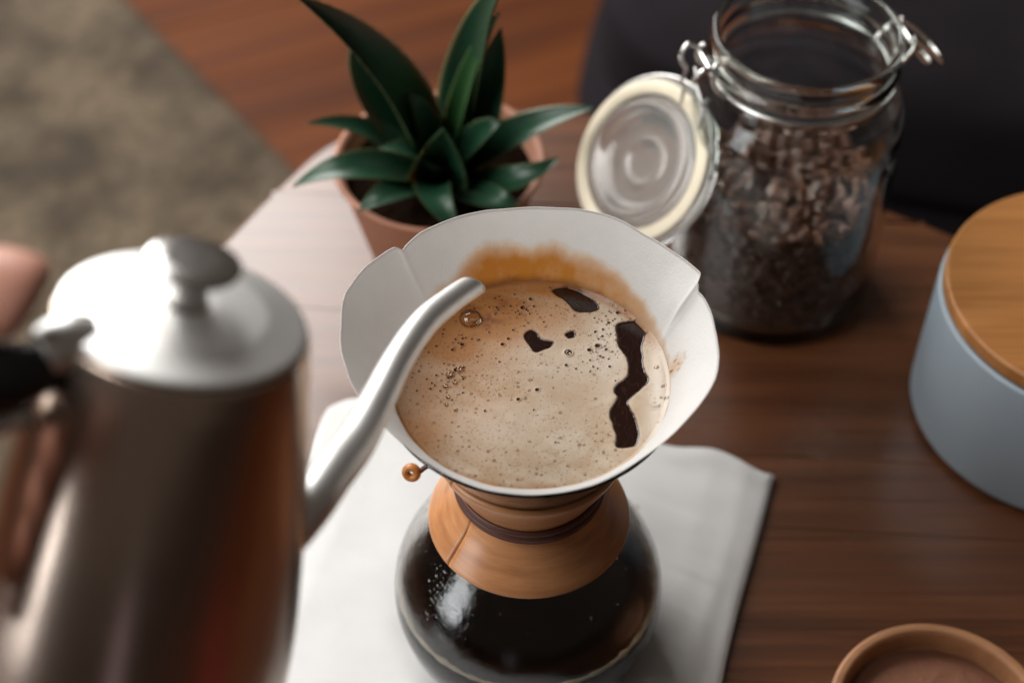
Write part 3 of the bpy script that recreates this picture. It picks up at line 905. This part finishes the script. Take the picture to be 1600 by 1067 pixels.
def leaf(name, base, mid, tip, width, up, young=0.0, cup=.35, curl=0.0):
    """spine base-mid-tip; width at widest; up: the side the channel faces"""
    base, mid, tip, up = [np.array(v, float) for v in (base, mid, tip, up)]
    n, m = 64, 15
    t = np.linspace(0, 1, n)[:, None]
    S = (1 - t) ** 2 * base + 2 * t * (1 - t) * (2 * mid - (base + tip) / 2) + t * t * tip
    Tn = np.gradient(S, axis=0); Tn /= np.linalg.norm(Tn, axis=1)[:, None]
    V, edge = [], []
    top, bot = [], []
    for i in range(n):
        tt = i / (n - 1)
        w = width * .87 * (.62 + .38 * math.sin(min(1, tt / .35) * math.pi / 2)) * (1 - max(0, (tt - .25) / .75) ** 1.7) ** .95 + .0004
        side = np.cross(Tn[i], up); side /= np.linalg.norm(side); nn = np.cross(side, Tn[i])
        thk = .0045 * (1 - tt) ** .8 + .0008
        tooth = .0006 * max(0, math.sin(i * 2.1)) * (w > .004)
        rt, rb = [], []
        for k in range(m):
            u = -1 + 2 * k / (m - 1)
            lift = cup * w * .5 * u * u
            ww = w / 2 * u + (tooth * (1 if u > 0 else -1) if abs(u) > .99 else 0)
            rt.append(S[i] + side * ww + nn * lift)
            rb.append(S[i] + side * ww * .985 + nn * (lift - thk * (1 - u ** 4) - .0002))
            edge.append(max(0, (abs(u) - .86) / .14))
        top.append(rt); bot.append(rb)
    V = [p for r_ in top for p in r_] + [p for r_ in bot for p in r_]
    q = grid_faces(m, n); N_ = n * m
    Fc = q + [tuple(i + N_ for i in f[::-1]) for f in q]
    for i in range(n - 1):
        for k in (0, m - 1):
            a, b = i * m + k, (i + 1) * m + k
            Fc.append((a, b, b + N_, a + N_))
    Fc.append(tuple((n - 1) * m + k for k in range(m)) + tuple(N_ + (n - 1) * m + k for k in range(m - 1, -1, -1)))
    o = obj(name, (V, Fc), M_leaf, pot)
    e2 = np.array(edge * 2, np.float32)
    at = o.data.attributes.new('edge', 'FLOAT', 'POINT'); at.data.foreach_set('value', e2)
    at = o.data.attributes.new('across', 'FLOAT', 'POINT'); at.data.foreach_set('value', np.tile(np.linspace(-1, 1, m), len(e2) // m).astype(np.float32))
    at = o.data.attributes.new('young', 'FLOAT', 'POINT'); at.data.foreach_set('value', np.repeat(np.full(len(e2) // m, young) * 1.0, m).astype(np.float32) * np.tile(np.repeat(np.linspace(1, .2, n), m), 2).astype(np.float32))
    return o
pc = np.array([PX, PY, 0])
def L(x, y, z): return un(x, y, z) - pc
B = lambda dx, dy, z=.068: (dx, dy, z)
K = (0, -.55, .8)
leaf('leaf', B(-.004, .004), L(608, 120, .16), L(462, -6, .235), .041, (.45, -.45, .7))             # tall left
leaf('leaf', B(-.012, .012), L(577, 150, .125), L(548, 78, .165), .025, (.5, -.6, .5))              # behind it, dark
leaf('leaf', B(-.004, 0), L(640, 180, .125), L(592, 128, .150), .024, (.3, -.6, .7))               # inner left
leaf('leaf', B(.004, .012), L(740, 75, .17), L(786, -22, .245), .032, (-.3, -.6, .6))              # tall back
leaf('leaf', B(.003, .002), L(731, 125, .145), L(780, 20, .205), .020, (-.7, -.5, .4), .8)          # bright young
leaf('leaf', B(.014, .006), L(762, 140, .13), L(782, 44, .185), .030, (-.2, -.8, .4))              # grey-green upright
leaf('leaf', B(-.010, 0), L(580, 207, .105), L(480, 193, .125), .021, (.15, -.2, .95))             # left, level
leaf('leaf', B(-.006, -.008), L(560, 262, .10), L(456, 292, .085), .028, (0, -.2, 1))              # left, lower
leaf('leaf', B(.000, -.004), L(690, 232, .112), L(692, 203, .135), .040, (0, -.9, .5), .1, .9)     # centre, short and broad
leaf('leaf', B(.010, .0), L(815, 205, .115), L(927, 168, .135), .026, (-.1, -.35, .95))            # right, arching
leaf('leaf', B(.010, -.008), L(795, 283, .095), L(874, 245, .105), .023, (.1, -.35, .95))          # right, lower
leaf('leaf', B(.000, -.012), L(680, 305, .095), L(722, 372, .080), .026, (0, -.4, .9))             # front, bending down
leaf('leaf', B(-.006, -.012), L(612, 300, .09), L(560, 330, .080), .022, (0, -.3, .9))
leaf('leaf', B(.008, -.012), L(765, 310, .09), L(812, 318, .088), .022, (0, -.3, .9))
leaf('leaf', B(.012, .006), L(790, 228, .10), L(838, 205, .108), .018, (-.1, -.4, .9))
leaf('leaf', B(-.005, -.006), L(655, 240, .105), L(592, 232, .115), .022, (0, -.3, .9))
leaf('leaf', B(.006, .002), L(745, 215, .115), L(782, 190, .13), .022, (0, -.5, .9))
leaf('leaf', B(.0, -.004), L(665, 190, .12), L(640, 150, .140), .018, (.2, -.6, .7))
leaf('dried_leaf', B(.018, .03), L(770, 160, .085), L(785, 132, .10), .007, (0, -.5, .9)).data.materials[0] = flat('dried_tip', (.45, .22, .09), .7)
for (dx, dy, r) in ((-.03, -.03, .006), (.02, -.035, .004), (-.045, -.005, .004)):
    pass

# ------------------------------------------------------------------ storage jar
JX, JY = .1530, .2600
JS = 1.11   # height factor of neck and shoulder
jar = empty('storage_jar', (JX, JY, 0), 'tall clear glass storage jar with open wire-hinged lid, holding roasted coffee beans', 'jar')
jar.rotation_euler = (0, 0, 0)
jo = [(0, .0006), (.056, .0006), (.0602, .003), (.0618, .010), (.0622, .030), (.0622, .085), (.0618, .115), (.0600, .130), (.0560, .141), (.0520, .147), (.0510, .150), (.0525, .1525), (.0545, .1550), (.0545, .1580),
      (.0520, .1600), (.0515, .1625), (.0535, .1650), (.0540, .1700), (.0530, .1725), (.0510, .1730), (.0495, .1715), (.0480, .1600), (.0475, .1500), (.0500, .1420), (.0550, .1340), (.0580, .1240), (.0592, .105), (.0594, .030), (.0575, .014), (.050, .0065), (0, .0055)]
jo = [(r * (1 if z < .14 else .975), z if z < .02 else z * JS) for r, z in jo]
obj('glass_body', lathe(round_profile(jo, .0015, 3), 128), M_jar_glass, jar)

# lid: thick pressed glass disc hanging open on the left
lc = ray(1008, 254, .915)
toc = -(F_ + R_ * (1008 - 800) / FPX - U_ * (254 - 533.5) / FPX); toc /= np.linalg.norm(toc)
nl = .75 * toc + .66 * (-.93 * R_ + .30 * U_); nl /= np.linalg.norm(nl)
q = Vector(nl).to_track_quat('Z', 'Y')
lidm = Matrix.Translation(Vector(lc) - Vector((JX, JY, 0))) @ q.to_matrix().to_4x4()
lp = [(0, -.006), (.040, -.006), (.0490, -.0050), (.0505, -.0030), (.0505, .0015), (.0490, .0030), (.0375, .0030), (.0355, .0045), (.0345, .0095), (.0325, .0110), (.0300, .0100), (.0280, .0030), (.0240, .0005), (.0160, .0010), (.0145, .0030), (.0120, .0030), (.0105, .0008), (0, .0002)]
lid = obj('lid', lathe(round_profile(lp, .0014, 3), 112), M_gasket_glass, jar); lid.matrix_local = lidm
gk = obj('rubber_seal', lathe([(.0395, .0034), (.0395, .0046), (.0405, .0052), (.0465, .0052), (.0476, .0046), (.0476, .0034)], 96, True), M_rubber, lid)

def wire(pts, r=.0012, n=10, s=40): return tube(pts, r, n, samples=s)
def neck_ring(z, r): return lathe([(r + .0012 * math.cos(t), z + .0012 * math.sin(t)) for t in np.linspace(0, 2 * math.pi, 10, endpoint=False)], 96, True)
obj('neck_wire', neck_ring(.1512 * JS, .0520), M_wire, jar)
# hinge on the left, clamp on the right; both sit on the line through the jar's middle
ha = math.radians(196); hd = np.array([math.cos(ha), math.sin(ha), 0]); hs = np.array([-hd[1], hd[0], 0])
def HP(o, s_, z): return hd * o * .98 + hs * s_ + np.array([0, 0, .1512 * JS + (z - .1512)])
hinge = join(wire([HP(.052, -.014, .151), HP(.0585, -.013, .158), HP(.0600, -.011, .167), HP(.0570, -.009, .171)], .0014),
             wire([HP(.052, .014, .151), HP(.0585, .013, .158), HP(.0600, .011, .167), HP(.0570, .009, .171)], .0014),
             wire([HP(.060, -.013, .166), HP(.060, .013, .166)], .0016, s=6),
             wire([HP(.0590, -.010, .168), HP(.066, -.012, .170), HP(.0705, -.010, .164), HP(.068, -.006, .158)], .0015),
             wire([HP(.0590, .010, .168), HP(.066, .012, .170), HP(.0705, .010, .164), HP(.068, .006, .158)], .0015),
             wire([HP(.0600, -.012, .153), HP(.062, -.004, .147), HP(.0615, .006, .140), HP(.064, .010, .128)], .0011))
obj('wire_hinge', hinge, M_wire, jar)
ca = math.radians(14); hd = np.array([math.cos(ca), math.sin(ca), 0]); hs = np.array([-hd[1], hd[0], 0])
clamp = join(wire([HP(.052, -.013, .151), HP(.0600, -.012, .160), HP(.0620, -.008, .166)], .0014),
             wire([HP(.052, .013, .151), HP(.0600, .012, .160), HP(.0620, .008, .166)], .0014),
             wire([HP(.0600, -.011, .163), HP(.0600, .011, .163)], .0015, s=6),
             wire([HP(.0610, -.010, .165), HP(.072, -.011, .156), HP(.082, -.010, .146), HP(.0835, 0, .1445), HP(.082, .010, .146), HP(.072, .011, .156), HP(.0610, .010, .165)], .0016, s=60),
             wire([HP(.062, -.006, .160), HP(.070, -.007, .148), HP(.077, -.005, .143), HP(.077, .005, .143), HP(.070, .007, .148), HP(.062, .006, .160)], .0012, s=60))
obj('wire_clamp', clamp, M_wire, jar)
# lid bail: wires from hinge to lid rim
lcl = np.array(lc) - np.array([JX, JY, 0]); hd = np.array([math.cos(ha), math.sin(ha), 0]); hs = np.array([-hd[1], hd[0], 0])
obj('lid_wire', join(wire([HP(.068, -.006, .158), HP(.070, -.006, .150), HP(.067, -.010, .138), HP(.066, -.014, .126)], .0012), neck_ring(0, .0001)) if False else
    wire([HP(.068, -.006, .158), HP(.070, -.007, .150), HP(.066, -.012, .140), HP(.0655, -.014, .128)], .0012), M_wire, jar)
lidring = obj('lid_band', lathe([(.0512 + .0010 * math.cos(t), -.001 + .0010 * math.sin(t)) for t in np.linspace(0, 2 * math.pi, 10, endpoint=False)], 96, True), M_wire, lid)

# coffee beans
def bean(seed):
    r = np.random.default_rng(seed); n, m = 12, 8
    V = []
    a, b, c = .0047, .0035, .0024
    for j in range(m):
        p = -math.pi / 2 + math.pi * (j + .5) / m
        for i in range(n):
            t = 2 * math.pi * i / n
            x, y, z = a * math.cos(p) * math.cos(t), b * math.cos(p) * math.sin(t), c * math.sin(p)
            if z > 0: z = z * .45 - .0006 * math.exp(-(y / .0007) ** 2)
            k = 1 + .16 * (r.random() - .5)
            V.append((x * k, y * k, z * 1.25 * k))
    Fc = grid_faces(n, m, True) + [tuple(range(n))[::-1], tuple((m - 1) * n + i for i in range(n))]
    return V, Fc
variants = [mesh_data('coffee_bean', *bean(s), M_bean) for s in range(6)]
BL = 'roasted brown coffee bean lying on the top of the heap in the glass jar'
placed = []
tries = 0
while len(placed) < 300 and tries < 60000:
    tries += 1
    a = random.uniform(0, 2 * math.pi); rr_ = .0545 * math.sqrt(random.random())
    layer = 0 if len(placed) < 190 else 1
    x, y = rr_ * math.cos(a), rr_ * math.sin(a)
    md = .0056 if layer == 0 else .0052
    if any(l == layer and (x - u) ** 2 + (y - w) ** 2 < md ** 2 for u, w, l in placed): continue
    placed.append((x, y, layer))
    o = bpy.data.objects.new('coffee_bean', random.choice(variants)); scene.collection.objects.link(o)
    zz = .0800 + .010 * float(fbm(np.array([x * 40, y * 40, 0]), 2, 6)) + .0036 * layer
    o.location = (JX + x, JY + y, zz)
    o.rotation_euler = (random.gauss(0, .7), random.gauss(0, .7), random.uniform(0, 6.28))
    s_ = random.uniform(.85, 1.2); o.scale = (s_, s_, s_)
    tag(o, BL, 'coffee bean', 'roasted coffee beans heaped in the glass jar')
# the body of the heap: packed beans against the glass and a core
V, Fc = [], []
bvv = [np.array(bean(s)[0]) for s in range(6)]; bff = bean(0)[1]
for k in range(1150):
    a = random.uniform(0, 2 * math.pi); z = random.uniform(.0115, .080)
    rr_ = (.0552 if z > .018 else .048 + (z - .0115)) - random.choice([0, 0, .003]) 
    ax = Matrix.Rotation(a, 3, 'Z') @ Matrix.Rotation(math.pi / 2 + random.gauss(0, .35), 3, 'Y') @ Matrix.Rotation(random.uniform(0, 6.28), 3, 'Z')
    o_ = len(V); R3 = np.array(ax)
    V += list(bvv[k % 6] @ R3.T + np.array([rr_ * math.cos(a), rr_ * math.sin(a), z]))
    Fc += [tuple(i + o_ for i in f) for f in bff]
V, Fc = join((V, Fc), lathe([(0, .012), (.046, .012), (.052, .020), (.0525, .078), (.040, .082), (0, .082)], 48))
hb = obj('coffee_bean_heap', ([(x, y, z) for x, y, z in V], Fc), make_bean('shaded_bean', (.04, .014, .009), (.11, .042, .028)), None, loc=(JX, JY, 0))  # same beans painted darker for the shade below the heap top
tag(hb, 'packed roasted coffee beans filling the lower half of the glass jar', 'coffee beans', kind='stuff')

# ------------------------------------------------------------------ canister
CX, CY = .3093, .1527
can = empty('canister', (CX, CY, 0), 'grey-blue ceramic canister with flat wooden lid at the right edge of the table', 'canister')
obj('ceramic_body', lathe(round_profile([(0, .0006), (.0800, .0006), (.0838, .0045), (.0838, .0885), (.0825, .0900), (.0800, .0895), (.0795, .006), (0, .006)], .0016), 128), M_ceramic, can)
obj('wooden_lid', lathe(round_profile([(0, .086), (.0785, .086), (.0785, .0905), (.0815, .0908), (.0820, .0920), (.0820, .0990), (.0808, .1002), (0, .1002)], .0012), 128), M_bamboo, can)

# ------------------------------------------------------------------ wooden dish
DX, DY = .201, -.0604
dish = empty('wooden_dish', (DX, DY, 0), 'small round shallow wooden dish in the lower right corner of the table', 'dish')
obj('dish_body', lathe(round_profile([(0, .0006), (.050, .0006), (.0540, .004), (.0548, .0190), (.0535, .0205), (.0500, .0203), (.0488, .0188), (.0478, .0075), (.046, .006), (0, .0055)], .0012), 112), M_dish, dish)
mm = Mat('ground_spice'); v = mm.coord(); n1 = mm.noise(v, 420, 4, .7); n2 = mm.noise(v, 50, 3)
mm.p(Base_Color=mm.mix(n2, (.17, .065, .035), (.27, .115, .065)), Roughness=.9); mm.bump(n1, .8, .0015)
na, nr = 96, 30
V = [(0, 0, .0105)]
for j in range(1, nr + 1):
    r = .0470 * j / nr
    for a in np.linspace(0, 2 * math.pi, na, endpoint=False):
        V.append((r * math.cos(a), r * math.sin(a), .0068 + .0045 * (1 - (j / nr) ** 3) + .0016 * float(fbm(np.array([r * math.cos(a) * 120, r * math.sin(a) * 120, 0]), 3, 8))))
Fc = [(0, 1 + i, 1 + (i + 1) % na) for i in range(na)] + grid_faces(na, nr, True, 1)
gr = obj('ground_coffee', (V, Fc), mm.m, None, loc=(DX, DY, 0))
tag(gr, 'reddish brown ground coffee lying in the small wooden dish', 'ground coffee', kind='stuff')

# ------------------------------------------------------------------ kettle
KT = ray(288, 492, .458)
ka = np.array([.245, .27, .93]); ka /= np.linalg.norm(ka)
kx = np.array([1.0, .15, 0]); kx -= ka * (kx @ ka); kx /= np.linalg.norm(kx)
ky = np.cross(ka, kx)
KM = Matrix(((kx[0], ky[0], ka[0], KT[0]), (kx[1], ky[1], ka[1], KT[1]), (kx[2], ky[2], ka[2], KT[2]), (0, 0, 0, 1)))
KB = KM @ Matrix.Translation((0, 0, -.148))
kt = empty('gooseneck_kettle', (0, 0, 0), 'steel gooseneck kettle held tilted in the left foreground, pouring towards the filter', 'kettle', matrix=KB)
HB = .148
def kz(z): return z + HB
body = [(0, kz(-.148)), (.050, kz(-.148)), (.0545, kz(-.144)), (.0560, kz(-.132)), (.0550, kz(-.110)), (.0522, kz(-.085)), (.0490, kz(-.060)), (.0450, kz(-.034)), (.0415, kz(-.014)), (.0392, kz(-.004)), (.0385, kz(-.0015)), (.0370, kz(-.0015)), (.0365, kz(-.006)), (.0410, kz(-.03)), (.05, kz(-.10)), (.050, kz(-.142)), (0, kz(-.144))]
bs = round_profile(smooth_line(body[:10], 60).tolist()[0:] + body[10:], .0008, 2)
bs = [(max(0.0, r) * .955, z) for r, z in bs]
obj('kettle_body', lathe(bs, 128), M_steel, kt)
obj('kettle_lid', lathe(round_profile([(0, kz(.0045)), (.010, kz(.0042)), (.024, kz(.0030)), (.0325, kz(.0012)), (.0356, kz(.0006)), (.0363, kz(-.0004)), (.0356, kz(-.0012)), (.0330, kz(-.0012)), (.032, kz(-.006)), (0, kz(-.006))], .0006, 3), 112), M_lid_steel, kt)
kn_ = obj('lid_knob', lathe(round_profile([(0, kz(.003)), (.0070, kz(.0036)), (.0058, kz(.006)), (.0054, kz(.0130)), (.0070, kz(.0150)), (.0132, kz(.0162)), (.0144, kz(.0175)), (.0134, kz(.0190)), (.0080, kz(.0198)), (0, kz(.0200))], .0008, 3), 64), M_wire, kt)
# spout, curve measured as places in the room then carried into the kettle's frame
inv = np.array(KB.inverted())
def kl(p): return (inv @ np.append(p, 1))[:3]
sp = [ray(360, 900, .500), ray(425, 850, .502), ray(478, 795, .510), ray(515, 745, .525), ray(556, 690, .548), ray(590, 625, .570), ray(622, 562, .590), ray(662, 505, .612), ray(703, 470, .630), ray(737, 447, .645)]
sr = [.0095, .0088, .0080, .0075, .0072, .0064, .0058, .0056, .0052, .0050]
spl = [kl(p) for p in sp]
P = smooth_line(spl, 90); Rr = np.interp(np.linspace(0, 9, 90), range(10), sr)
ov, of = tube(P, Rr, 32, caps=False); iv, if_ = tube(P, Rr - .0009, 32, caps=False)
# bevel the mouth: shear the last rings so it opens forward and down
ov, iv = np.array(ov), np.array(iv)
tipT = P[-1] - P[-3]; tipT /= np.linalg.norm(tipT)
dn = kl(KT + np.array([.55, -.2, -.8])) - kl(KT)
for arr in (ov, iv):
    for ringi, kk in ((89, 1.0), (88, .75), (87, .5), (86, .25)):
        sl = slice(ringi * 32, ringi * 32 + 32); d = (arr[sl] - P[ringi]) @ dn
        arr[sl] += np.outer(d * -.9 * kk, -tipT) * 1
n = len(ov)
Fc = of + [tuple(i + n for i in f[::-1]) for f in if_] + [((89 * 32 + i), (89 * 32 + (i + 1) % 32), n + 89 * 32 + (i + 1) % 32, n + 89 * 32 + i) for i in range(32)]
obj('spout', (np.vstack([ov, iv]), Fc), M_lid_steel, kt)
# handle: steel bracket and black grip on the far side from the spout
gh = np.array([-.88, -.47, 0]); gh /= np.linalg.norm(gh); gs = np.array([-gh[1], gh[0], 0])
def G(o, s_, z): return gh * o + gs * s_ + np.array([0, 0, kz(z)])
def slab(p0, p1, w, t0, t1):
    """flat bracket plate between two stations, w wide along gs"""
    V = []
    for p, t in ((p0, t0), (p1, t1)):
        for sx in (-1, 1):
            for tz in (-1, 1): V.append(p + gs * w * sx + np.array([0, 0, t * tz]))
    return V, [(0, 1, 3, 2), (4, 6, 7, 5), (0, 4, 5, 1), (2, 3, 7, 6), (1, 5, 7, 3), (0, 2, 6, 4)]
obj('handle_bracket', join(tube([G(.030, 0, -.004), G(.036, 0, -.003), G(.042, 0, -.006)], [.0080, .0078, .0070], 24, samples=10),
                           tube([G(.050, -.0, -.026), G(.060, 0, -.032), G(.066, 0, -.026), G(.064, 0, -.018)], [.0035] * 4, 16, samples=16),
                           tube([G(.0440, 0, -.026), G(.052, 0, -.027)], [.005, .004], 16)), M_lid_steel, kt)
grip_pts = [G(.0415, 0, -.0105), G(.055, 0, -.0120), G(.078, 0, -.014), G(.092, 0, -.030), G(.098, 0, -.055), G(.098, 0, -.085), G(.094, 0, -.112)]
obj('grip', tube(grip_pts, [.0070, .0105, .0115, .0115, .0110, .0105, .0085], 28, samples=50), M_black, kt)
obj('grip_stud', tube([G(.066, 0, -.012), G(.064, 0, -.022), G(.062, 0, -.028)], [.0055, .0045, .0035], 16, samples=8), M_black, kt)

# ------------------------------------------------------------------ hand holding the grip
KBn = np.array(KB)
def W(p): return (KBn @ np.append(p, 1))[:3]
GP = [W(p) for p in smooth_line(grip_pts, 50)]
def build_hand():
    verts, edges_, rad = [], [], []
    def add(p, r, prev=None):
        verts.append(Vector(p)); rad.append(r)
        if prev is not None: edges_.append((prev, len(verts) - 1))
        return len(verts) - 1
    hdv = np.array(gh[0] * kx + gh[1] * ky); hdv /= np.linalg.norm(hdv)     # away from the kettle
    sdv = np.array(gs[0] * kx + gs[1] * ky); sdv /= np.linalg.norm(sdv)     # across the grip
    if sdv[1] > 0: sdv = -sdv                                                # towards the viewer
    a_ = ka
    g0 = W(G(.098, 0, -.060))
    # palm sits on the outer side of the grip
    pc_ = g0 + hdv * .026
    wrist = pc_ + hdv * .062 + sdv * .030 - a_ * .018
    fore = wrist + hdv * .075 + sdv * .050 - a_ * .02
    elbow = fore + hdv * .14 + sdv * .10 - a_ * .05
    root = add(pc_ + hdv * .008, .020)
    w1 = add(pc_ + hdv * .034 + sdv * .012 - a_ * .008, .021, root)
    w2 = add(wrist, .022, w1); w3 = add(fore, .028, w2); add(elbow, .036, w3)
    # four fingers wrap behind the grip and come back to the viewer's side
    offs = [.024, .006, -.012, -.029]; lens = [1.0, 1.06, 1.0, .82]
    for o_, l_ in zip(offs, lens):
        c = g0 + a_ * o_
        k0 = add(pc_ + a_ * o_ * .9 - sdv * .010 + hdv * .004, .0115, root)
        k1 = add(c - sdv * .022 + hdv * .010, .0095, k0)
        k2 = add(c - sdv * .022 * l_ - hdv * .012, .0085, k1)
        k3 = add(c - sdv * .006 - hdv * .0205, .0080, k2)
        add(c + sdv * .009 * l_ - hdv * .0185, .0068, k3)
    # thumb leaves the side of the palm and lies along the top of the grip
    ttop = ray(36, 462, .422); tk = ray(-50, 446, .422); tb0 = ray(-115, 500, .432)
    t0 = add(pc_ + a_ * .020 + sdv * .016, .0145, root)
    t1 = add(tb0, .0130, t0); t2 = add(tk, .0138, t1); t3 = add(ttop, .0138, t2); add(ray(60, 478, .424), .0120, t3)
    me = bpy.data.meshes.new('person')
    me.from_pydata(verts, edges_, [])
    o = bpy.data.objects.new('person', me); scene.collection.objects.link(o)
    sk = o.modifiers.new('skin', 'SKIN'); sk.use_smooth_shade = True; sk.branch_smoothing = .6
    for i, r in enumerate(rad):
        me.skin_vertices[0].data[i].radius = (r, r)
    me.skin_vertices[0].data[root].use_root = True
    me.skin_vertices[0].data[root].radius = (.022, .030)
    sb = o.modifiers.new('subdivision', 'SUBSURF'); sb.levels = 2; sb.render_levels = 2
    bpy.context.view_layer.update()
    dg = bpy.context.evaluated_depsgraph_get()
    me2 = bpy.data.meshes.new_from_object(o.evaluated_get(dg))
    bpy.data.objects.remove(o)
    me2.materials.clear(); me2.materials.append(M_skin); me2.name = 'person'
    me2.polygons.foreach_set('use_smooth', [True] * len(me2.polygons))
    o = bpy.data.objects.new('person', me2); scene.collection.objects.link(o)
    tag(o, 'hand with thumb resting on the black grip of the steel kettle at the left edge', 'person')
    # thumb nail
    return o
person = build_hand()
